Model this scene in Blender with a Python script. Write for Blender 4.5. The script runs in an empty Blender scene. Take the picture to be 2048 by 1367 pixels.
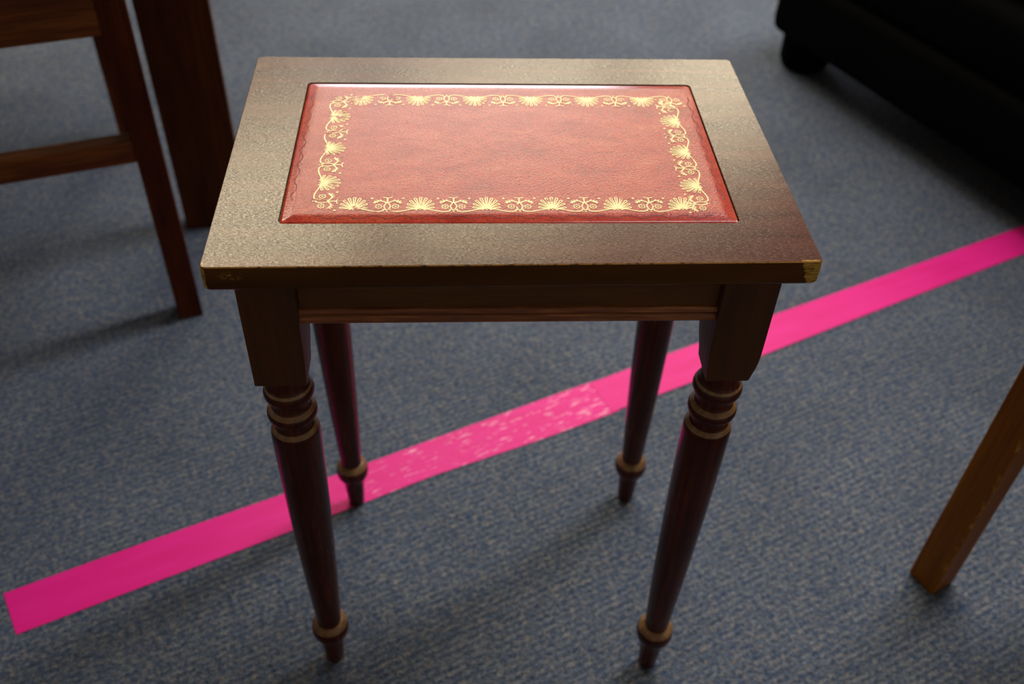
import bpy, bmesh, math, random
from mathutils import Vector, Matrix
import numpy as np

scene = bpy.context.scene
COL = scene.collection
random.seed(7)

# ---------------------------------------------------------------- camera
CAM = Vector((-0.03327951, -0.55640766, 0.84429481))
RX = Vector((0.9983521, -0.04731379, 0.0324728))
UP = Vector((0.00870216, 0.68415205, 0.72928749))
FW = Vector((0.05672169, 0.72780311, -0.68343637))
FPX = 1928.8
cam_data = bpy.data.cameras.new('camera')
cam_data.sensor_fit = 'HORIZONTAL'
cam_data.sensor_width = 36.0
cam_data.lens = FPX / 2048.0 * 36.0
cam_data.clip_start = 0.02
cam_data.dof.use_dof = True
cam_data.dof.focus_distance = 0.60
cam_data.dof.aperture_fstop = 6.3
cam = bpy.data.objects.new('camera', cam_data)
COL.objects.link(cam)
m = Matrix((RX, UP, -FW)).transposed().to_4x4()
m.translation = CAM
cam.matrix_world = m
scene.camera = cam

# ---------------------------------------------------------------- world and lights
world = bpy.data.worlds.new('world')
scene.world = world
world.use_nodes = True
bg = world.node_tree.nodes['Background']
bg.inputs['Color'].default_value = (0.95, 0.97, 1.0, 1)
bg.inputs['Strength'].default_value = 0.3

ROWDIR = Vector((0.906, 0.422, 0)).normalized()      # rows of the room: tape, carpet rows, ceiling lamps
ROWANG = math.atan2(ROWDIR.y, ROWDIR.x)

def area_light(name, loc, sx, sy, power, rot=(0, 0, 0), color=(1, 1, 1)):
    l = bpy.data.lights.new(name, 'AREA')
    l.shape = 'RECTANGLE'
    l.size = sx
    l.size_y = sy
    l.energy = power
    l.color = color
    o = bpy.data.objects.new(name, l)
    o.location = loc
    o.rotation_euler = rot
    COL.objects.link(o)
    return o

# a row of fluorescent ceiling lamps beyond the table, a second row further off, an added fill row behind the camera
WARM = (1.0, 0.92, 0.68)
COOL = (0.95, 0.97, 1.0)
PERP = Vector((-0.422, 0.906, 0))
CEIL = 2.70
row0 = Vector((-1.0, 2.85, CEIL - 0.06))
LAMPANG = math.radians(30)
LAMPDIR = Vector((math.cos(LAMPANG), math.sin(LAMPANG), 0))
for k in (0, 1, 2):
    area_light('ceiling_lamp_and_fill', row0 + LAMPDIR * (1.4 * k), 1.25, 0.35, 52, (0, 0, LAMPANG), WARM)
for k in (0, 1, 2):
    area_light('ceiling_lamp_and_fill', row0 + PERP * 2.4 + LAMPDIR * (1.5 * k), 1.2, 0.35, 9, (0, 0, LAMPANG), COOL)
for k in (0, 1, 2):  # unseen fill row, added to brighten the front faces and the floor
    area_light('ceiling_lamp_and_fill', row0 - PERP * 2.6 + LAMPDIR * (1.5 * k + 0.9), 1.2, 0.35, 32, (0, 0, LAMPANG), COOL)

scene.view_settings.view_transform = 'Standard'
scene.view_settings.look = 'None'
scene.view_settings.exposure = 0.0
scene.view_settings.gamma = 1.0
scene.view_settings.use_curve_mapping = False

# ---------------------------------------------------------------- material helpers
def srgb(r, g, b):
    def f(c):
        c /= 255.0
        return c / 12.92 if c <= 0.04045 else ((c + 0.055) / 1.055) ** 2.4
    return (f(r), f(g), f(b), 1.0)

class NT:
    def __init__(self, name):
        self.m = bpy.data.materials.new(name)
        self.m.use_nodes = True
        self.t = self.m.node_tree
        self.b = self.t.nodes['Principled BSDF']
    def n(self, kind, **kw):
        nd = self.t.nodes.new(kind)
        for k, v in kw.items():
            setattr(nd, k, v)
        return nd
    def put(self, sock, v):
        if isinstance(v, bpy.types.NodeSocket):
            self.t.links.new(v, sock)
        elif isinstance(v, (tuple, list)) and sock.type == 'RGBA' and len(v) == 3:
            sock.default_value = (*v, 1)
        else:
            sock.default_value = v
    def coord(self, which='Object'):
        return self.n('ShaderNodeTexCoord').outputs[which]
    def mapping(self, vec, scale=(1, 1, 1), rot=(0, 0, 0), loc=(0, 0, 0)):
        nd = self.n('ShaderNodeMapping')
        self.put(nd.inputs['Vector'], vec)
        nd.inputs['Scale'].default_value = scale
        nd.inputs['Rotation'].default_value = rot
        nd.inputs['Location'].default_value = loc
        return nd.outputs[0]
    def noise(self, vec, scale, detail=3, rough=0.55, dist=0.0):
        nd = self.n('ShaderNodeTexNoise')
        self.put(nd.inputs['Vector'], vec)
        nd.inputs['Scale'].default_value = scale
        nd.inputs['Detail'].default_value = detail
        nd.inputs['Roughness'].default_value = rough
        nd.inputs['Distortion'].default_value = dist
        return nd.outputs['Fac']
    def ramp(self, fac, stops, interp='LINEAR'):
        nd = self.n('ShaderNodeValToRGB')
        nd.color_ramp.interpolation = interp
        el = nd.color_ramp.elements
        while len(el) < len(stops):
            el.new(0.5)
        for e, (p, c) in zip(el, stops):
            e.position = p
            e.color = c if isinstance(c, (tuple, list)) else (c, c, c, 1)
        self.put(nd.inputs['Fac'], fac)
        return nd.outputs['Color']
    def mix(self, fac, a, b, blend='MIX'):
        nd = self.n('ShaderNodeMix', data_type='RGBA', blend_type=blend)
        self.put(nd.inputs[0], fac)
        self.put(nd.inputs[6], a)
        self.put(nd.inputs[7], b)
        return nd.outputs[2]
    def math(self, op, a, b=0.0, c=0.0, clamp=False):
        nd = self.n('ShaderNodeMath', operation=op, use_clamp=clamp)
        self.put(nd.inputs[0], a)
        self.put(nd.inputs[1], b)
        self.put(nd.inputs[2], c)
        return nd.outputs[0]
    def bump(self, height, strength, dist, normal=None):
        nd = self.n('ShaderNodeBump')
        nd.inputs['Strength'].default_value = strength
        nd.inputs['Distance'].default_value = dist
        self.put(nd.inputs['Height'], height)
        if normal is not None:
            self.put(nd.inputs['Normal'], normal)
        return nd.outputs[0]
    def sep(self, vec):
        nd = self.n('ShaderNodeSeparateXYZ')
        self.put(nd.inputs[0], vec)
        return nd.outputs
    def set(self, **kw):
        for k, v in kw.items():
            self.put(self.b.inputs[k.replace('_', ' ')], v)
        return self.m

def step(nt, v, lo, hi):
    nd = nt.n('ShaderNodeMapRange', interpolation_type='SMOOTHSTEP')
    nt.put(nd.inputs[0], v)
    nd.inputs[1].default_value = lo
    nd.inputs[2].default_value = hi
    return nd.outputs[0]

# ---------------------------------------------------------------- materials
def mat_carpet():
    t = NT('carpet_loop_pile')
    c = t.mapping(t.coord(), rot=(0, 0, -ROWANG))
    st = t.mapping(c, scale=(0.92, 1.1, 1))
    a = t.noise(st, 205, 4, 0.74)
    col = t.ramp(a, [(0.30, srgb(36, 41, 51)), (0.42, srgb(74, 82, 98)), (0.50, srgb(96, 101, 112)),
                     (0.58, srgb(110, 114, 122)), (0.72, srgb(154, 150, 146))])
    b = t.noise(t.mapping(c, loc=(3, 1, 0)), 150, 4, 0.75)
    col = t.mix(t.ramp(b, [(0.51, 0.0), (0.62, 0.60)]), col, srgb(62, 82, 110))
    b2 = t.noise(t.mapping(c, loc=(7, 5, 2)), 165, 4, 0.75)
    col = t.mix(t.ramp(b2, [(0.52, 0.0), (0.64, 0.75)]), col, srgb(146, 134, 124))
    big = t.noise(c, 7, 3, 0.5)
    col = t.mix(1.0, col, t.ramp(big, [(0.3, 0.84), (0.7, 1.08)]), 'MULTIPLY')
    mid = t.noise(t.mapping(c, loc=(5, 9, 0)), 75, 2, 0.5)
    col = t.mix(1.0, col, t.ramp(mid, [(0.32, srgb(214, 222, 236)), (0.68, srgb(255, 252, 248))]), 'MULTIPLY')
    w = t.n('ShaderNodeTexWave', wave_type='BANDS', bands_direction='Y')
    t.put(w.inputs['Vector'], c)
    w.inputs['Scale'].default_value = 44
    w.inputs['Distortion'].default_value = 3.0
    w.inputs['Detail'].default_value = 2
    w.inputs['Detail Scale'].default_value = 4
    rib = w.outputs['Fac']
    col = t.mix(1.0, col, t.ramp(rib, [(0.0, 0.90), (1.0, 1.06)]), 'MULTIPLY')
    h = t.math('ADD', t.math('MULTIPLY', rib, 0.6), t.noise(st, 420, 3, 0.7))
    return t.set(Base_Color=col, Roughness=0.95, Normal=t.bump(h, 0.5, 0.003), Specular_IOR_Level=0.12)

def mat_wood(name, dark, mid, light, axis=0, rough=0.35, grain=1.0, spec=0.5, bump=0.08, coat=0.0):
    """grain running along the given object axis"""
    t = NT(name)
    sc = [260.0, 260.0, 260.0]
    sc[axis] = 14.0
    c = t.coord()
    fine = t.noise(t.mapping(c, scale=tuple(s * grain for s in sc)), 1.0, 5, 0.6)
    sc2 = [38.0, 38.0, 38.0]
    sc2[axis] = 3.0
    broad = t.noise(t.mapping(c, scale=sc2, loc=(2, 5, 1)), 1.0, 3, 0.5, 0.6)
    k = t.math('ADD', t.math('MULTIPLY', fine, 0.5), t.math('MULTIPLY', broad, 0.5))
    col = t.ramp(k, [(0.34, dark), (0.5, mid), (0.66, light)])
    return t.set(Base_Color=col, Roughness=t.ramp(fine, [(0.3, rough * 0.85), (0.7, min(1, rough * 1.2))]),
                 Normal=t.bump(fine, bump, 0.001), Specular_IOR_Level=spec, Coat_Weight=coat, Coat_Roughness=0.15)

RAW = srgb(178, 132, 52)

def mat_slab():
    """veneered mahogany top, chipped to raw wood at the front right corner and down the front left edge"""
    t = NT('mahogany_veneer')
    c = t.coord()
    fine = t.noise(t.mapping(c, scale=(700, 2300, 900)), 1.0, 2, 0.6)
    broad = t.noise(t.mapping(c, scale=(6, 55, 40)), 1.0, 3, 0.5, 0.5)
    k = t.math('ADD', t.math('MULTIPLY', fine, 0.3), t.math('MULTIPLY', broad, 0.7))
    col = t.ramp(k, [(0.34, srgb(64, 31, 28)), (0.5, srgb(86, 45, 39)), (0.66, srgb(108, 63, 51))])
    # pores full of pale polish
    pores = t.ramp(t.noise(t.mapping(c, scale=(330, 2100, 900), loc=(4, 1, 1)), 1.0, 2, 0.6), [(0.56, 0.0), (0.72, 1.0)])
    nz = t.sep(t.n('ShaderNodeNewGeometry').outputs['Normal'])[2]
    topm = step(t, nz, 0.8, 0.95)
    col = t.mix(t.math('MULTIPLY', t.math('MULTIPLY', pores, 0.4), topm), col, srgb(176, 152, 96))
    side_tone = t.ramp(broad, [(0.3, srgb(70, 41, 16)), (0.7, srgb(90, 54, 22))])   # same veneer, side faces coloured brighter and browner in place of light
    col = t.mix(topm, side_tone, col)
    x, y, z = t.sep(c)[:3]
    front = step(t, t.math('MULTIPLY', y, -1.0), 0.1215, 0.1225)
    jag = t.math('MULTIPLY', t.math('SUBTRACT', t.noise(c, 380, 3, 0.6), 0.5), 0.010)
    zl = t.math('SUBTRACT', 0.5, z)
    edge = t.math('ADD', t.math('SUBTRACT', x, t.math('MULTIPLY', zl, 0.36)), jag)
    chip = t.math('MULTIPLY', step(t, edge, 0.1678, 0.1684), front)
    edl = t.math('ADD', t.math('MULTIPLY', x, -1.0), t.math('MULTIPLY', jag, 0.35))
    chipl = t.math('MULTIPLY', step(t, edl, 0.1748, 0.1756), front)
    # small pale scuff on the left of the front face
    d = t.n('ShaderNodeVectorMath', operation='DISTANCE')
    t.put(d.inputs[0], t.mapping(c, scale=(0.45, 0.02, 1.0)))
    d.inputs[1].default_value = (-0.161 * 0.45, -0.126 * 0.02, 0.4935)
    scuff = t.math('MULTIPLY', t.math('MULTIPLY', t.math('SUBTRACT', 1.0, step(t, d.outputs['Value'], 0.0005, 0.0042)),
                   step(t, t.noise(c, 420, 3, 0.7), 0.47, 0.62)), front)
    wear = t.math('MAXIMUM', chip, t.math('MAXIMUM', chipl, t.math('MULTIPLY', scuff, 0.6)))
    rawn = t.noise(t.mapping(c, scale=(200, 200, 700)), 1.0, 4, 0.7)
    raw = t.ramp(rawn, [(0.35, srgb(120, 84, 34)), (0.6, srgb(196, 152, 70))])
    col = t.mix(wear, col, raw)
    gl = t.ramp(t.noise(t.mapping(c, scale=(560, 1700, 900), loc=(9, 3, 1)), 1.0, 2, 0.7), [(0.43, 0.03), (0.64, 0.62)])
    rough = t.ramp(fine, [(0.30, 0.14), (0.70, 0.22)])
    return t.set(Base_Color=col, Roughness=rough, Specular_Tint=(1.0, 0.92, 0.74, 1), Specular_IOR_Level=t.math('ADD', 0.10, t.math('MULTIPLY', topm, gl)), Normal=t.bump(t.math('MULTIPLY', fine, topm), 1.0, 0.00005))

def mat_worn_edge():
    t = NT('worn_edge')
    c = t.coord()
    k = t.noise(c, 160, 4, 0.7)
    y = t.sep(c)[1]
    front = step(t, t.math('MULTIPLY', y, -1.0), 0.115, 0.123)
    mask = t.math('MULTIPLY', step(t, k, 0.40, 0.50), t.math('ADD', 0.25, t.math('MULTIPLY', front, 0.75)))
    col = t.mix(mask, srgb(74, 36, 24), srgb(190, 128, 48))
    return t.set(Base_Color=col, Roughness=0.5)

def leather_nodes(name, gold=False, groove=False):
    t = NT(name)
    c = t.coord()
    v = t.n('ShaderNodeTexVoronoi', feature='F1')
    t.put(v.inputs['Vector'], t.mapping(c, scale=(1.0, 1.35, 1), rot=(0, 0, 0.5)))
    v.inputs['Scale'].default_value = 820
    pebble = v.outputs['Distance']
    n1 = t.noise(c, 700, 3, 0.6)
    big = t.noise(t.mapping(c, scale=(1, 2.2, 1)), 26, 5, 0.65, 0.4)
    h = t.math('ADD', t.math('MULTIPLY', pebble, -0.8), t.math('ADD', t.math('MULTIPLY', n1, 0.7), t.math('MULTIPLY', big, 0.3)))
    # the leather is drawn tight and smooth over the padded edge
    lx, ly = t.sep(c)[:2]
    dx = t.math('SUBTRACT', 0.1388, t.math('ABSOLUTE', lx))
    dy = t.math('SUBTRACT', 0.0850, t.math('ABSOLUTE', ly))
    flat = step(t, t.math('MINIMUM', dx, dy), 0.0045, 0.0085)
    h = t.math('MULTIPLY', h, t.math('ADD', 0.22, t.math('MULTIPLY', flat, 0.78)))
    col = t.ramp(big, [(0.28, srgb(174, 46, 30)), (0.48, srgb(206, 68, 45)), (0.70, srgb(224, 96, 66))])
    col = t.mix(t.ramp(pebble, [(0.25, 0.0), (0.8, 0.55)]), col, srgb(104, 26, 22))
    if gold:
        wornn = t.noise(t.mapping(c, loc=(1, 2, 0)), 120, 4, 0.65)
        x = t.sep(c)[0]
        thr = t.math('MULTIPLY', step(t, t.math('MULTIPLY', x, -1.0), -0.02, 0.13), 0.06)
        w = step(t, t.math('SUBTRACT', wornn, thr), 0.30, 0.40)
        col = t.mix(w, col, srgb(248, 224, 158))
        return t.set(Base_Color=col, Roughness=0.36, Metallic=t.math('MULTIPLY', w, 0.1),
                     Normal=t.bump(h, 1.0, 0.0001), Specular_IOR_Level=0.5)
    if groove:
        return t.set(Base_Color=srgb(122, 34, 26), Roughness=0.6)
    return t.set(Base_Color=col, Roughness=t.math('ADD', 0.17, t.math('MULTIPLY', flat, 0.11)),
                 Normal=t.bump(h, 1.0, 0.00014), Specular_IOR_Level=0.42)

def mat_tape(scuffed=True):
    t = NT('pink_vinyl_tape')
    c = t.coord()
    x, y, z = t.sep(c)[:3]
    st = t.noise(t.mapping(c, scale=(48, 330, 1)), 1.0, 3, 0.6)
    area = t.noise(t.mapping(c, loc=(0.3, 0, 0)), 9, 2, 0.5)
    # scuffs only where the tape is trodden, around 0.45 - 0.8 m from the near end
    rng = t.math('MULTIPLY', step(t, x, 0.30, 0.42), t.math('SUBTRACT', 1.0, step(t, x, 0.74, 0.82)))
    s = t.math('MULTIPLY', step(t, t.math('ADD', st, t.math('MULTIPLY', area, 0.10)), 0.635, 0.70), rng)
    soft = t.noise(t.mapping(c, scale=(8, 60, 1)), 1.0, 3, 0.5)
    col = t.ramp(soft, [(0.3, srgb(232, 14, 126)), (0.7, srgb(241, 28, 142))])
    col = t.mix(t.math('MULTIPLY', s, 0.8 if scuffed else 0.0), col, srgb(255, 186, 206))
    return t.set(Base_Color=col, Roughness=0.55, Specular_IOR_Level=0.3, Normal=t.bump(soft, 0.1, 0.001))

def mat_black():
    t = NT('black_leather')
    c = t.coord()
    n1 = t.noise(c, 220, 4, 0.6)
    col = t.ramp(t.noise(c, 6, 3), [(0.3, srgb(7, 6, 6)), (0.7, srgb(11, 10, 10))])
    return t.set(Base_Color=col, Roughness=0.75, Normal=t.bump(n1, 0.2, 0.0006), Specular_IOR_Level=0.03)

def mat_stool():
    """golden brown stain, pale worn streaks along the arrises"""
    t = NT('golden_stained_wood')
    c = t.coord()
    fine = t.noise(t.mapping(c, scale=(260, 260, 14)), 1.0, 5, 0.6)
    broad = t.noise(t.mapping(c, scale=(30, 30, 4)), 1.0, 3, 0.5, 0.5)
    k = t.math('ADD', t.math('MULTIPLY', fine, 0.4), t.math('MULTIPLY', broad, 0.6))
    col = t.ramp(k, [(0.34, srgb(106, 57, 6)), (0.5, srgb(134, 75, 8)), (0.66, srgb(152, 91, 14))])
    x, y, z = t.sep(c)[:3]
    arris = t.math('SUBTRACT', 1.0, step(t, t.math('MAXIMUM', t.math('ABSOLUTE', x), t.math('ABSOLUTE', y)), 0.0012, 0.0036))
    m_ = t.math('MULTIPLY', arris, step(t, t.noise(t.mapping(c, scale=(1, 1, 0.35)), 210, 4, 0.7), 0.50, 0.60))
    col = t.mix(t.math('MULTIPLY', m_, 0.7), col, srgb(206, 148, 62))
    return t.set(Base_Color=col, Roughness=0.5, Normal=t.bump(fine, 0.08, 0.001), Specular_IOR_Level=0.15)

M_CARPET = mat_carpet()
M_SLAB = mat_slab()
M_EDGE = mat_worn_edge()
M_LEATHER = leather_nodes('red_leather')
M_GOLD = leather_nodes('gilt_tooling', gold=True)
M_GROOVE = leather_nodes('blind_tooling', groove=True)
M_LEG = mat_wood('mahogany_leg', srgb(44, 15, 8), srgb(66, 25, 13), srgb(92, 40, 18), axis=2, rough=0.24, spec=0.22, bump=0.03)
M_BLOCK = mat_wood('mahogany_block', srgb(60, 32, 12), srgb(74, 41, 15), srgb(90, 51, 19), axis=2, rough=0.5, spec=0.25)
M_RING = mat_wood('tan_ring', srgb(96, 60, 30), srgb(130, 90, 52), srgb(156, 118, 74), axis=2, rough=0.33, spec=0.5)  # paler tan for the upper slopes of the rings and ball
M_APRON = mat_wood('mahogany_apron', srgb(72, 42, 17), srgb(88, 52, 21), srgb(104, 63, 27), axis=0, rough=0.5, spec=0.25)
M_BEAD = mat_wood('rough_bead', srgb(84, 38, 12), srgb(130, 66, 25), srgb(190, 122, 62), axis=0, rough=0.4, grain=2.0, bump=0.5)
M_APRON_S = mat_wood('mahogany_apron_side', srgb(72, 42, 17), srgb(88, 52, 21), srgb(104, 63, 27), axis=1, rough=0.5, spec=0.25)
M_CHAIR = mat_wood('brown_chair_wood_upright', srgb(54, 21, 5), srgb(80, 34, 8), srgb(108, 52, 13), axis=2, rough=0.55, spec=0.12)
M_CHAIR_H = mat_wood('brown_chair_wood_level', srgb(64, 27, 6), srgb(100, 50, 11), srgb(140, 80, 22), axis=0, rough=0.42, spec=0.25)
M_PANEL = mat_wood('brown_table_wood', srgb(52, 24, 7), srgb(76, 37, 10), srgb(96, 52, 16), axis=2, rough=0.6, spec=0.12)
M_TAPE = mat_tape()
M_TAPE2 = mat_tape(False)
M_BLACK = mat_black()
M_STOOL = mat_stool()

# ---------------------------------------------------------------- object helpers
def link(name, bm, mats, parent=None, smooth=False, loc=None, ang=38):
    me = bpy.data.meshes.new(name)
    bmesh.ops.recalc_face_normals(bm, faces=bm.faces)
    bm.to_mesh(me)
    bm.free()
    for mm in (mats if isinstance(mats, (list, tuple)) else [mats]):
        me.materials.append(mm)
    o = bpy.data.objects.new(name, me)
    COL.objects.link(o)
    if smooth:
        for p in me.polygons:
            p.use_smooth = True
        me.set_sharp_from_angle(angle=math.radians(ang))
    if parent is not None:
        o.parent = parent
    if loc is not None:
        o.location = loc
    return o

def thing(name, label, cat, loc=(0, 0, 0), rz=0.0, group=None):
    o = bpy.data.objects.new(name, None)
    o.empty_display_size = 0.05
    o.location = loc
    o.rotation_euler = (0, 0, rz)
    COL.objects.link(o)
    return tag(o, label, cat, group)

def tag(o, label, cat, group=None):
    o['label'] = label
    o['category'] = cat
    if group:
        o['group'] = group
    return o

def box_bm(x0, x1, y0, y1, z0, z1, bevel=0.0, seg=2, bm=None):
    new = bm is None
    if new:
        bm = bmesh.new()
    b2 = bmesh.new()
    vs = [b2.verts.new((x, y, z)) for z in (z0, z1) for (x, y) in ((x0, y0), (x1, y0), (x1, y1), (x0, y1))]
    for f in ((3, 2, 1, 0), (4, 5, 6, 7), (0, 1, 5, 4), (1, 2, 6, 5), (2, 3, 7, 6), (3, 0, 4, 7)):
        b2.faces.new([vs[i] for i in f])
    if bevel:
        bmesh.ops.bevel(b2, geom=list(b2.edges), offset=bevel, segments=seg, profile=0.5, affect='EDGES')
    me = bpy.data.meshes.new('tmp')
    b2.to_mesh(me)
    b2.free()
    bm.from_mesh(me)
    bpy.data.meshes.remove(me)
    return bm

def rloop(x0, x1, y0, y1, r, seg=6):
    """rounded rectangle, counter-clockwise from front left corner"""
    pts = []
    for cx, cy, a0 in ((x0 + r, y0 + r, 180), (x1 - r, y0 + r, 270), (x1 - r, y1 - r, 0), (x0 + r, y1 - r, 90)):
        for k in range(seg + 1):
            a = math.radians(a0 + 90.0 * k / seg)
            pts.append((cx + r * math.cos(a), cy + r * math.sin(a)))
    return pts

def bridge(bm, loops, mat_of=lambda i: 0, cap0=True, cap1=True):
    rows = [[bm.verts.new(p) for p in lp] for lp in loops]
    n = len(rows[0])
    for i in range(len(rows) - 1):
        for k in range(n):
            f = bm.faces.new((rows[i][k], rows[i][(k + 1) % n], rows[i + 1][(k + 1) % n], rows[i + 1][k]))
            f.material_index = mat_of(i)
    if cap0:
        bm.faces.new(rows[0][::-1])
    if cap1:
        bm.faces.new(rows[-1])
    return rows

# ---------------------------------------------------------------- floor
bm = bmesh.new()
S = 6.0
vs = [bm.verts.new(p) for p in ((-S, -S, 0), (S, -S, 0), (S, S, 0), (-S, S, 0), (-S, -S, -0.05), (S, -S, -0.05), (S, S, -0.05), (-S, S, -0.05))]
for f in ((0, 1, 2, 3), (7, 6, 5, 4), (0, 4, 5, 1), (1, 5, 6, 2), (2, 6, 7, 3), (3, 7, 4, 0)):
    bm.faces.new([vs[i] for i in f])
floor = link('floor', bm, M_CARPET)
floor['kind'] = 'structure'
floor['label'] = 'blue grey flecked loop pile carpet floor'

# ---------------------------------------------------------------- walls, ceiling and window (all out of frame)
# room axes: u along the lamp rows, v across them
U0, U1, V0, V1 = -4.2, 5.0, -2.6, 6.2
ROOM = Matrix.Rotation(ROWANG, 4, 'Z')
M_WALL = NT('cream_paint').set(Base_Color=srgb(214, 208, 196), Roughness=0.9)
M_CEIL = NT('white_ceiling').set(Base_Color=srgb(206, 204, 198), Roughness=0.95)
t_ = NT('daylight_pane')
M_PANE = t_.set(Base_Color=(0.8, 0.8, 0.8, 1), Emission_Color=(0.90, 0.93, 1.0, 1), Emission_Strength=9.0)
M_FRAME = NT('white_window_frame').set(Base_Color=srgb(225, 225, 222), Roughness=0.5)
def shell(name, x0, x1, y0, y1, z0, z1, mat, label):
    o = link(name, box_bm(x0, x1, y0, y1, z0, z1), mat)
    o.matrix_world = ROOM
    o['kind'] = 'structure'
    o['label'] = label
    return o
shell('ceiling', U0, U1, V0, V1, CEIL, CEIL + 0.05, M_CEIL, 'plain white ceiling of the room')
shell('wall_back', U0, U1, V1, V1 + 0.1, 0, CEIL, M_WALL, 'cream wall beyond the sofa')
shell('wall_front', U0, U1, V0 - 0.1, V0, 0, CEIL, M_WALL, 'cream wall behind the viewer')
shell('wall_left', U0 - 0.1, U0, V0, V1, 0, CEIL, M_WALL, 'cream wall on the left side')
shell('wall_right', U1, U1 + 0.1, V0, V1, 0, CEIL, M_WALL, 'cream wall on the right side')
wu, wz0, wz1, ww = 3.05, 0.95, 2.20, 1.30
win = shell('window_1', wu - ww, wu + ww, V1 - 0.012, V1 - 0.004, wz0, wz1, M_PANE, 'daylit window in the far wall')
bm = bmesh.new()
for a, b, c, d in ((wu - ww - 0.06, wu + ww + 0.06, wz0 - 0.06, wz0), (wu - ww - 0.06, wu + ww + 0.06, wz1, wz1 + 0.06),
                   (wu - ww - 0.06, wu - ww, wz0, wz1), (wu + ww, wu + ww + 0.06, wz0, wz1)):
    box_bm(a, b, V1 - 0.05, V1 - 0.003, c, d, bm=bm)
fr = link('window_frame', bm, M_FRAME, win)

# ---------------------------------------------------------------- pink tape (two overlapping lengths)
def floor_pt(px, py):
    v = FW + RX * ((px - 1024) / FPX) - UP * ((py - 683.5) / FPX)
    return CAM - v * (CAM.z / v.z)

def tape(name, upper, lower, z0, label, mat):
    o0 = floor_pt(*lower[0])
    inv = Matrix.Rotation(-ROWANG, 4, 'Z')
    up = [inv @ (floor_pt(*p) - o0) for p in upper]
    lo = [inv @ (floor_pt(*p) - o0) for p in lower]
    def sample(pts, n):
        d = [0.0]
        for a, b in zip(pts, pts[1:]):
            d.append(d[-1] + (b - a).length)
        out = []
        for i in range(n):
            s = d[-1] * i / (n - 1)
            j = max(k for k in range(len(d)) if d[k] <= s + 1e-9)
            j = min(j, len(pts) - 2)
            t_ = (s - d[j]) / (d[j + 1] - d[j])
            out.append(pts[j].lerp(pts[j + 1], t_))
        return out
    n = 60
    A, B = sample(lo, n), sample(up, n)
    bm = bmesh.new()
    th = 0.0003
    rows = []
    for a, b in zip(A, B):
        row = []
        for k in range(5):
            p = a.lerp(b, k / 4)
            row.append((bm.verts.new((p.x, p.y, z0 + th)), bm.verts.new((p.x, p.y, z0))))
        rows.append(row)
    for r0, r1 in zip(rows, rows[1:]):
        for k in range(4):
            bm.faces.new((r0[k][0], r1[k][0], r1[k + 1][0], r0[k + 1][0]))
            bm.faces.new((r0[k + 1][1], r1[k + 1][1], r1[k][1], r0[k][1]))
        bm.faces.new((r0[0][1], r1[0][1], r1[0][0], r0[0][0]))
        bm.faces.new((r0[4][0], r1[4][0], r1[4][1], r0[4][1]))
    for row in (rows[0], rows[-1]):
        for k in range(4):
            bm.faces.new((row[k][0], row[k + 1][0], row[k + 1][1], row[k][1]))
    o = link(name, bm, mat, loc=(o0.x, o0.y, 0))
    o.rotation_euler = (0, 0, ROWANG)
    return tag(o, label, 'tape')

tape('floor_tape', [(7, 1187), (300, 1081), (572, 986), (850, 884), (1094, 795), (1168, 769), (1196, 760)],
     [(33, 1269), (310, 1164), (585, 1061), (870, 950), (1094, 875), (1210, 832), (1240, 820)], 0.0004,
     'long near length of bright pink floor tape, its cut end on open carpet at left', M_TAPE)
tape('floor_tape', [(1180, 767), (1265, 735), (1400, 685), (1550, 629), (1800, 541), (2048, 452), (2260, 378)],
     [(1224, 824), (1314, 791), (1430, 747), (1530, 709), (1790, 607), (2048, 508), (2270, 424)], 0.0008,
     'far length of bright pink floor tape running off at right beside the black sofa', M_TAPE2)

# ---------------------------------------------------------------- the side table
TB = thing('side_table', 'small mahogany side table with gilt-tooled red leather top and turned legs', 'table')
QUAD = {'fl': (-0.1775, -0.1268), 'fr': (0.1806, -0.1238), 'br': (0.1784, 0.1263), 'bl': (-0.1805, 0.1251)}
SEG = 6
LX0, LX1, LY0, LY1 = -0.1383, 0.1390, -0.0848, 0.0851
SLAB_T = 0.0176

def slab_loop(inset, z, r=0.003):
    base = rloop(-1, 1, -1, 1, 0.0 + 1e-9, SEG)
    cn = [Vector((*QUAD[k], 0)) for k in ('fl', 'fr', 'br', 'bl')]
    ctr = sum(cn, Vector()) / 4
    pts = []
    for i, c in enumerate(cn):
        sx, sy = (1 if c.x < 0 else -1), (1 if c.y < 0 else -1)
        cc = c + Vector((sx * (inset + r), sy * (inset + r), 0))
        a0 = (180, 270, 0, 90)[i]
        for k in range(SEG + 1):
            a = math.radians(a0 + 90.0 * k / SEG)
            pts.append((cc.x + r * math.cos(a), cc.y + r * math.sin(a), z))
    return pts

def lz(pts, z):
    return [(x, y, z) for x, y in pts]

g = 0.0005
bm = bmesh.new()
loops = [lz(rloop(LX0 - g, LX1 + g, LY0 - g, LY1 + g, 0.0030, SEG), 0.4965),
         lz(rloop(LX0 - g, LX1 + g, LY0 - g, LY1 + g, 0.0030, SEG), 0.4997),
         lz(rloop(LX0 - g - 0.0004, LX1 + g + 0.0004, LY0 - g - 0.0004, LY1 + g + 0.0004, 0.0032, SEG), 0.5),
         slab_loop(0.0005, 0.5), slab_loop(0.0, 0.4994),
         slab_loop(-0.0003, 0.4930), slab_loop(-0.0002, 0.4850), slab_loop(0.0004, 0.4836), slab_loop(0.0016, 0.5 - SLAB_T)]
bridge(bm, loops, mat_of=lambda i: 1 if i == 3 else 0)
link('tabletop', bm, [M_SLAB, M_EDGE], TB, smooth=True, ang=24)

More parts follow.
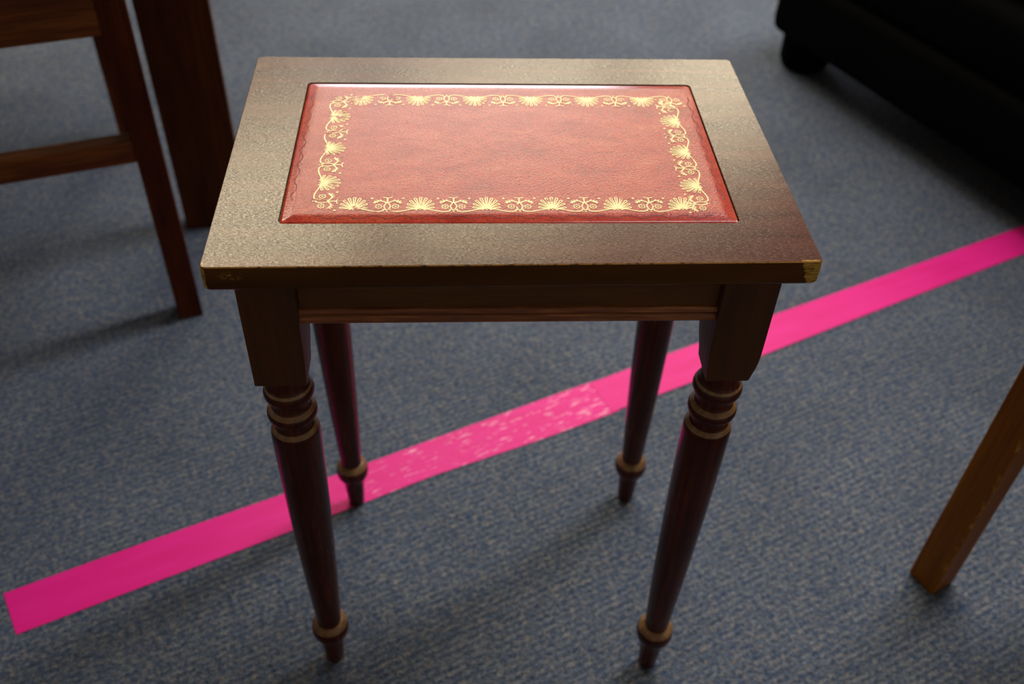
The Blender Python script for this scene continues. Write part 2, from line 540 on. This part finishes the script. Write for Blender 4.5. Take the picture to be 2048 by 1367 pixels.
# --- leather panel: padded height field with gilt border
def leather_h(x, y):
    d = min(x - LX0, LX1 - x, y - LY0, LY1 - y)
    d = max(0.0, d)
    a, b = min(d, 0.001), min(max(d - 0.001, 0), 0.0055)
    c = min(max(d - 0.0065, 0), 0.003)
    return 0.4993 + 0.5 * a + 0.165 * b + 0.165 * (c - c * c / 0.006)

bm = bmesh.new()
ins = [0, 0.0006, 0.001, 0.0014, 0.0030, 0.0050, 0.0065, 0.0072, 0.0080, 0.0088, 0.0096, 0.014, 0.024, 0.040, 0.060, 0.080]
loops = [lz(rloop(LX0, LX1, LY0, LY1, 0.0026, SEG), 0.4970)]
for i in ins:
    lp = rloop(LX0 + i, LX1 - i, LY0 + i, LY1 - i, max(0.0026 - i * 0.3, 0.0004), SEG)
    loops.append([(x, y, leather_h(LX0 + i, 0) if i < 0.08 else leather_h(0, 0)) for x, y in lp])
bridge(bm, loops, cap0=True, cap1=True)

NLIFT = [0]
def ribbon(bm, pts, w, mi, lift=0.00010, taper=False):
    NLIFT[0] += 1
    lift += (NLIFT[0] % 80) * 1.5e-6
    n = len(pts)
    prev = None
    if mi == 1:
        w *= 1.22
    for i, (x, y) in enumerate(pts):
        a = pts[max(i - 1, 0)]
        b = pts[min(i + 1, n - 1)]
        dx, dy = b[0] - a[0], b[1] - a[1]
        L = math.hypot(dx, dy) or 1
        ww = w * (0.45 + 0.55 * math.sin(math.pi * (i + 0.5) / n)) if taper else w
        nx, ny = -dy / L * ww / 2, dx / L * ww / 2
        q = [bm.verts.new((x + s * nx, y + s * ny, leather_h(x + s * nx, y + s * ny) + lift)) for s in (-1, 1)]
        if prev:
            f = bm.faces.new((prev[0], q[0], q[1], prev[1]))
            f.material_index = mi
        prev = q

def disc(bm, cx, cy, r, mi, n=8, lift=0.00010, star=False):
    NLIFT[0] += 1
    lift += (NLIFT[0] % 80) * 1.5e-6
    vs_ = []
    m_ = n * 2 if star else n
    for k in range(m_):
        rr = r * (0.42 if (star and k % 2) else 1.0)
        a = 2 * math.pi * k / m_ + math.pi / 2
        x, y = cx + rr * math.cos(a), cy + rr * math.sin(a)
        vs_.append(bm.verts.new((x, y, leather_h(x, y) + lift)))
    c = bm.verts.new((cx, cy, leather_h(cx, cy) + lift))
    for k in range(m_):
        f = bm.faces.new((c, vs_[k], vs_[(k + 1) % m_]))
        f.material_index = mi

MM = 0.001
LW = 0.58 * MM

def fan(place):
    """palmette: looped petals radiating from a base, three beads below"""
    angs = [-82, -62, -43, -24, -8, 8, 24, 43, 62, 82]
    for a in (-78, -55, -35, -17, 0, 17, 35, 55, 78):
        L = (8.4 + 4.0 * math.cos(math.radians(a)) ** 2) * MM
        wd = (0.95 if abs(a) < 60 else 0.85) * MM
        ca, sa = math.cos(math.radians(a)), math.sin(math.radians(a))
        pts = []
        for k in range(15):
            t_ = k / 14
            # out along one side, round the tip, back along the other
            s = t_ * 2 if t_ <= 0.5 else (1 - t_) * 2
            side = -1 if t_ < 0.5 else 1
            r_ = 0.5 * MM + (L - 0.5 * MM) * math.sin(s * math.pi / 2)
            off = side * wd * (s ** 0.8) * math.cos(min(1, max(0, (s - 0.72) / 0.28)) * math.pi / 2)
            pts.append((r_ * sa + off * ca, 3.0 * MM + r_ * ca - off * sa))
        yield ('line', [place(u, v) for u, v in pts[:8]], LW)
        yield ('line', [place(u, v) for u, v in pts[7:]], LW)
    for u in (-2.3, 0, 2.3):
        yield ('dot', place(u * MM, 2.4 * MM), 0.55 * MM)

def tree(place, sides=(-1, 1)):
    """lyre with T finial, two leafy arms, two rosettes, two stars"""
    pts = []
    for k in range(17):
        t_ = -1 + 2 * k / 16
        pts.append((2.0 * MM * math.sin(t_ * math.pi * 0.62) * (1.0 if abs(t_) < 0.7 else 1.0 - 0.9 * (abs(t_) - 0.7) / 0.3),
                    (1.6 + 8.4 * abs(t_) ** 1.5) * MM))
    yield ('line', [place(u, v) for u, v in pts], 0.7 * MM)
    yield ('line', [place(0, v * MM) for v in (9.2, 11, 13, 14.6)], 0.8 * MM)
    yield ('line', [place(u * MM, (14.6 + 0.9 * (abs(u) / 2.8) ** 2) * MM) for u in (-2.8, -2, -1, 0, 1, 2, 2.8)], 0.6 * MM)
    yield ('dot', place(0, 0.3 * MM), 0.5 * MM)
    for s in (-1, 1):
        arm = [(0.4, 9.2), (2.0, 10.6), (3.8, 11.6), (5.6, 11.4), (7.2, 10.4), (8.6, 9.3)]
        yield ('line', [place(s * u * MM, v * MM) for u, v in arm], 0.85 * MM)
        for (u, v), (du, dv) in (((3.4, 11.4), (1.5, 1.6)), ((5.2, 11.4), (1.7, 1.2)), ((6.6, 10.8), (1.8, 0.7)),
                                 ((5.4, 11.2), (1.0, -1.5)), ((7.0, 10.4), (0.7, -1.6))):
            yield ('line', [place(s * u * MM, v * MM), place(s * (u + du * 0.5) * MM, (v + dv * 0.6) * MM),
                            place(s * (u + du) * MM, (v + dv) * MM)], 0.55 * MM)
        cx, cy = s * 5.1, 5.6
        ring = [(cx + (1.9 + 0.45 * math.cos(8 * a)) * math.cos(a), cy + (1.9 + 0.45 * math.cos(8 * a)) * math.sin(a))
                for a in [2 * math.pi * k / 40 for k in range(41)]]
        yield ('line', [place(u * MM, v * MM) for u, v in ring], 0.42 * MM)
        yield ('dot', place(cx * MM, cy * MM), 0.62 * MM)
        yield ('star', place(s * 9.6 * MM, 14.2 * MM), 1.25 * MM)
        # scroll from the foot of the lyre to the foot of the next palmette
        if s not in sides:
            continue
        sc = [(2.4, 3.0), (1.9, 2.0), (2.6, 1.0), (4.6, 0.4), (7.2, 0.5), (10.0, 1.2), (13.0, 2.3), (15.4, 3.0), (17.2, 2.9), (17.9, 2.3), (17.4, 1.8)]
        yield ('line', [place(s * u * MM, v * MM) for u, v in sc], 0.75 * MM)

def emit(gen):
    for it in gen:
        if it[0] == 'line':
            ribbon(bm, it[1], it[2], 1)
        elif it[0] == 'dot':
            disc(bm, it[1][0], it[1][1], it[2], 1)
        else:
            disc(bm, it[1][0], it[1][1], it[2], 1, n=5, star=True)

def side(origin, axis, inward, fans, trees):
    for pos, fn in [(p, fan) for p in fans] + [(p, tree) for p in trees]:
        if axis == 'x':
            pl = lambda u, v, p=pos: (p + u, origin + inward * v)
        else:
            pl = lambda u, v, p=pos: (origin + inward * v, p + u)
        emit(fn(pl) if fn is fan else tree(pl, [q for q in (-1, 1) if any(abs(pos + q * 0.02 - f_) < 0.006 for f_ in fans)]))

side(-0.0754, 'x', 1, [-0.0953 + 0.04035 * k for k in range(6)], [-0.0751 + 0.04035 * k for k in range(5)])
side(0.0671, 'x', -1, [-0.0992 + 0.0399 * k for k in range(6)], [-0.0792 + 0.0399 * k for k in range(6)])
side(-0.1207, 'y', 1, [0.0363 - 0.0402 * k for k in range(3)], [0.0566 - 0.0402 * k for k in range(4)])
side(0.1246, 'y', -1, [0.0318 - 0.0395 * k for k in range(3)], [0.0520 - 0.0395 * k for k in range(4)])

# blind tooled scallop along the edge of the padding
def scallop(fixed, axis, sgn, a0, a1, period=0.0172):
    pts = []
    n = int((a1 - a0) / 0.0007)
    for k in range(n + 1):
        a = a0 + (a1 - a0) * k / n
        ph = ((a / period) % 1.0)
        v = 0.0012 * (1 if ph < 0.36 else math.cos(math.pi * 2 * (ph - 0.36) / 0.64) * 0.5 + 0.5)
        v = 0.0013 if ph < 0.34 else 0.0013 - 0.0022 * math.sin(math.pi * (ph - 0.34) / 0.66) ** 0.8
        w_ = fixed + sgn * v
        pts.append((a, w_) if axis == 'x' else (w_, a))
    ribbon(bm, pts, 0.00050, 2, lift=0.00008)

scallop(-0.0800, 'x', 1, -0.118, 0.124)
scallop(-0.1335, 'y', 1, -0.062, 0.066)
scallop(0.1340, 'y', -1, -0.062, 0.066)
leather = link('leather_panel', bm, [M_LEATHER, M_GOLD, M_GROOVE], TB, smooth=True)
leather['label'] = 'red leather panel with gilt border of palmettes'

# --- aprons with a double bead along the lower edge
BX, BY, BW, ZB = 0.16514, 0.11157, 0.03492, 0.3891
AZ0, AZ1 = 0.4385, 0.5 - SLAB_T
def apron(along, pos, half, outward, mat, name='apron'):
    bm = bmesh.new()
    if along == 'x':
        y0, y1 = sorted((pos, pos - outward * 0.016))
        box_bm(-half, half, y0, y1, AZ0, AZ1, 0.0006, 1, bm)
    else:
        x0, x1 = sorted((pos, pos - outward * 0.016))
        box_bm(x0, x1, -half, half, AZ0, AZ1, 0.0006, 1, bm)
    ap = link(name, bm, mat, TB)
    bm = bmesh.new()
    for zc, r in ((AZ0 + 0.0098, 0.0026), (AZ0 + 0.0036, 0.0034)):
        rows = []
        for e in (-half, half):
            row = []
            for k in range(13):
                a = math.radians(-90 + 180 * k / 12)
                o_ = pos + outward * (0.0022 * math.cos(a))
                z = zc + r * math.sin(a)
                row.append(bm.verts.new((e, o_, z) if along == 'x' else (o_, e, z)))
            rows.append(row)
        for k in range(12):
            bm.faces.new((rows[0][k], rows[1][k], rows[1][k + 1], rows[0][k + 1]))
        bm.faces.new((rows[0][0], rows[0][12], rows[1][12], rows[1][0]))
        for r_ in rows:
            bm.faces.new(r_)
    bd = link('bead_moulding', bm, M_BEAD, ap, smooth=True)
apron('x', -BY + 0.0062, BX - BW, -1, M_APRON)
apron('x', BY - 0.0062, BX - BW, 1, M_APRON)
apron('y', -BX + 0.0062, BY - BW, -1, M_APRON_S)
apron('y', BX - 0.0062, BY - BW, 1, M_APRON_S)

# --- turned legs: square block, shoulder, rings, tapered shaft, ball and toe
PROFILE = [(0.3900, 0.0130), (0.3762, 0.0138), (0.3742, 0.0150), (0.3722, 0.0162), (0.3704, 0.0170), (0.3684, 0.0174), (0.3664, 0.0172), (0.3646, 0.0164), (0.3634, 0.0152),
           (0.3626, 0.0138), (0.3612, 0.0130), (0.3580, 0.0128), (0.3548, 0.0129), (0.3536, 0.0138), (0.3524, 0.0152), (0.3508, 0.0165), (0.3488, 0.0173), (0.3466, 0.0175), (0.3446, 0.0170),
           (0.3432, 0.0158), (0.3424, 0.0142), (0.3410, 0.0132), (0.3378, 0.0129), (0.3350, 0.0131), (0.3340, 0.0142), (0.3326, 0.0156), (0.3308, 0.0166), (0.3284, 0.0172),
           (0.3240, 0.0175), (0.3000, 0.0173), (0.2680, 0.0168), (0.2300, 0.0161), (0.2000, 0.0153), (0.1700, 0.0145), (0.1400, 0.0136),
           (0.1100, 0.0124), (0.0850, 0.0113), (0.0690, 0.0106), (0.0668, 0.0107), (0.0660, 0.0122), (0.0640, 0.0141), (0.0610, 0.0155), (0.0570, 0.0163), (0.0530, 0.0164),
           (0.0490, 0.0157), (0.0460, 0.0145), (0.0438, 0.0126), (0.0428, 0.0108), (0.0410, 0.0103), (0.0300, 0.0100), (0.0150, 0.0091), (0.0030, 0.0083), (0.0010, 0.0079)]
def leg(sx, sy, foot, dz=0.0009):
    cx, cy = sx * (BX - BW / 2), sy * (BY - BW / 2)
    bm = bmesh.new()
    h = BW / 2
    # square block; the inner faces curve in at the foot where it was turned
    loops = []
    for z, ins_in, ins_out in ((0.5 - SLAB_T, 0, 0), (0.4350, 0, 0), (0.4190, 0, 0), (0.4120, 0.0007, 0), (0.4060, 0.0024, 0.0003),
                               (0.4000, 0.0048, 0.0012), (0.3950, 0.0066, 0.0024), (ZB + 0.0006, 0.0078, 0.0036), (ZB, 0.0082, 0.0042)):
        xo, xi = cx + sx * (h - ins_out * (1.0 if sx > 0 else 0.0)), cx - sx * (h - ins_in)
        yo, yi = cy + sy * h, cy - sy * (h - ins_in)
        if sx < 0:
            xi = cx - sx * (h - ins_in * 0.15)
        else:
            xi = cx - sx * (h - ins_in * 0.25)
        x0, x1 = sorted((xo, xi))
        y0, y1 = sorted((yo, yi))
        loops.append(lz(rloop(x0, x1, y0, y1, 0.0007, 3), z))
    bridge(bm, loops, mat_of=lambda i: 1)
    n = 40
    lp = []
    top = 0.3900
    for z, r in PROFILE:
        t_ = (top - z) / top
        t_ = t_ ** 1.0
        ax, ay = cx + (foot[0] - cx) * t_, cy + (foot[1] - cy) * t_
        lp.append([(ax + r * math.cos(2 * math.pi * k / n), ay + r * math.sin(2 * math.pi * k / n), max(z, dz)) for k in range(n)])
    zz = [p[0] for p in PROFILE]
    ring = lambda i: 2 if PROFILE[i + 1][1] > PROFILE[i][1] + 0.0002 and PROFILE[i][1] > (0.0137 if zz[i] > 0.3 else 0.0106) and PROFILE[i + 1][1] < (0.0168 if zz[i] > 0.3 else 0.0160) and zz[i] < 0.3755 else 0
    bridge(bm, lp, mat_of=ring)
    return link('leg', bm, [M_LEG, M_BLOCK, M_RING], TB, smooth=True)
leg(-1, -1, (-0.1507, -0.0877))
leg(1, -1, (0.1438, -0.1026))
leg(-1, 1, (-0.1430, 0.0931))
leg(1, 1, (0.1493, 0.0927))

# ---------------------------------------------------------------- wooden chair at the left (seen from behind)
CE = Vector((0.9482, 0.3176, 0))
CANG = math.atan2(CE.y, CE.x)
CH = thing('wooden_chair', 'dark brown wooden chair at left, square legs joined by a low stretcher', 'chair', (-0.3903, 0.3892, 0), CANG)
# local frame: x to the right along the back (origin at left edge of the right back leg), y away from the viewer
cw = 0.40
def chair_leg(x, y, z1, w=0.0297, d=0.030):
    bm = box_bm(x, x + w, y, y + d, 0.0006, z1, 0.0012, 2)
    return link('leg', bm, M_CHAIR, CH)
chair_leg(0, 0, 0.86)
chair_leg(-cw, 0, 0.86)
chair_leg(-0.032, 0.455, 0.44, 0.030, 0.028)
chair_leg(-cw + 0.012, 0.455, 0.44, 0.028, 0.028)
link('seat_rail', box_bm(-cw + 0.0297, 0, 0.001, 0.025, 0.387, 0.450, 0.0012), M_CHAIR_H, CH)
link('seat_rail', box_bm(-cw + 0.04, -0.024, 0.457, 0.479, 0.387, 0.44, 0.0012), M_CHAIR_H, CH)
for x in (-0.022, -cw + 0.010):
    link('seat_rail', box_bm(x, x + 0.018, 0.030, 0.455, 0.390, 0.44, 0.0012), M_CHAIR_H, CH)
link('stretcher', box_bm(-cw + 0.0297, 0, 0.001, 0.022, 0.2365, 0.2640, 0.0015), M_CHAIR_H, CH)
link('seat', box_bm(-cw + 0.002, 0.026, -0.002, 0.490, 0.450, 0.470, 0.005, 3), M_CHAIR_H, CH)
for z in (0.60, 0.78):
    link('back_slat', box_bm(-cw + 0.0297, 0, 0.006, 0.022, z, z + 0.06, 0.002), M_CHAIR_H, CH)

# ---------------------------------------------------------------- brown table with broad slab legs behind the chair
TE = Vector((0.979, 0.203, 0)).normalized()
TANG = math.atan2(TE.y, TE.x)
DT = thing('wooden_table', 'dark brown wooden table behind the chair, one broad flat leg in view', 'table', (-0.4184, 0.5830, 0), TANG)
tw, td = 0.90, 0.90
for x in (0, -tw):
    for y in (0, td):
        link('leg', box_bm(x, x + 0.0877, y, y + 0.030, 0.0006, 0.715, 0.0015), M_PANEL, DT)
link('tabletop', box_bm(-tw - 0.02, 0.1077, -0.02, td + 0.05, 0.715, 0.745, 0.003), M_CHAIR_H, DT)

# ---------------------------------------------------------------- golden brown stool at the right edge
B0 = Vector((0.4455, -0.0390, 0))
SE = Vector((0.894, 0.447, 0)).normalized()
SANG = math.atan2(SE.y, SE.x)
ST = thing('wooden_stool', 'golden brown wooden stool at right edge, square leg with worn pale arris', 'stool', B0, SANG)
sw = 0.0312
def stool_leg(x, y):
    # object origin on the near arris of the leg
    bm = box_bm(0, sw, 0, sw, 0.0006, 0.44, 0.0016, 2)
    o = link('leg', bm, M_STOOL, ST)
    o.location = (x, y, 0)
    return o
stool_leg(0, 0)
stool_leg(0.34, 0)
stool_leg(0, -0.34)
stool_leg(0.34, -0.34)
link('seat', box_bm(-0.012, 0.34 + sw + 0.012, -0.34 - 0.012, sw + 0.012, 0.44, 0.465, 0.005, 3), M_STOOL, ST)
for y in (0.006, -0.334):
    link('seat_rail', box_bm(sw, 0.34, y, y + 0.018, 0.38, 0.44, 0.001), M_STOOL, ST)
for x in (0.006, 0.346):
    link('seat_rail', box_bm(x, x + 0.018, -0.34 + sw, 0, 0.38, 0.44, 0.001), M_STOOL, ST)

# ---------------------------------------------------------------- black sofa at the right
SA = Vector((0.5471, 1.1266, 0))
FE = Vector((0.4127, -0.9108, 0)).normalized()
FANG = math.atan2(FE.y, FE.x)
SO = thing('black_sofa', 'low black leather sofa on stubby round feet beyond the table', 'sofa', SA, FANG)
# local frame: x along the front towards the viewer, y into the sofa
SL, SD = 1.60, 0.80
link('base', box_bm(0, SL, 0, SD, 0.058, 0.180, 0.022, 4), M_BLACK, SO, smooth=True)
link('front_panel', box_bm(0.03, SL - 0.03, 0.006, SD - 0.03, 0.172, 0.285, 0.03, 5), M_BLACK, SO, smooth=True)
for k in range(2):
    x0 = 0.16 + k * (SL - 0.32) / 2
    link('seat_cushion', box_bm(x0, x0 + (SL - 0.32) / 2 - 0.006, 0.03, SD - 0.2, 0.275, 0.42, 0.045, 5), M_BLACK, SO, smooth=True)
for x0 in (0.0, SL - 0.17):
    link('armrest', box_bm(x0, x0 + 0.17, 0.05, SD - 0.02, 0.27, 0.56, 0.05, 5), M_BLACK, SO, smooth=True)
link('backrest', box_bm(0.16, SL - 0.16, SD - 0.24, SD, 0.27, 0.78, 0.06, 5), M_BLACK, SO, smooth=True)
def foot(x, y):
    bm = bmesh.new()
    n = 32
    bridge(bm, [[(x + r * math.cos(2 * math.pi * k / n), y + r * math.sin(2 * math.pi * k / n), z) for k in range(n)]
                for z, r in ((0.0006, 0.036), (0.006, 0.042), (0.016, 0.046), (0.062, 0.047))])
    link('foot', bm, M_BLACK, SO, smooth=True)
for x in (0.056, SL - 0.056):
    for y in (0.056, SD - 0.056):
        foot(x, y)
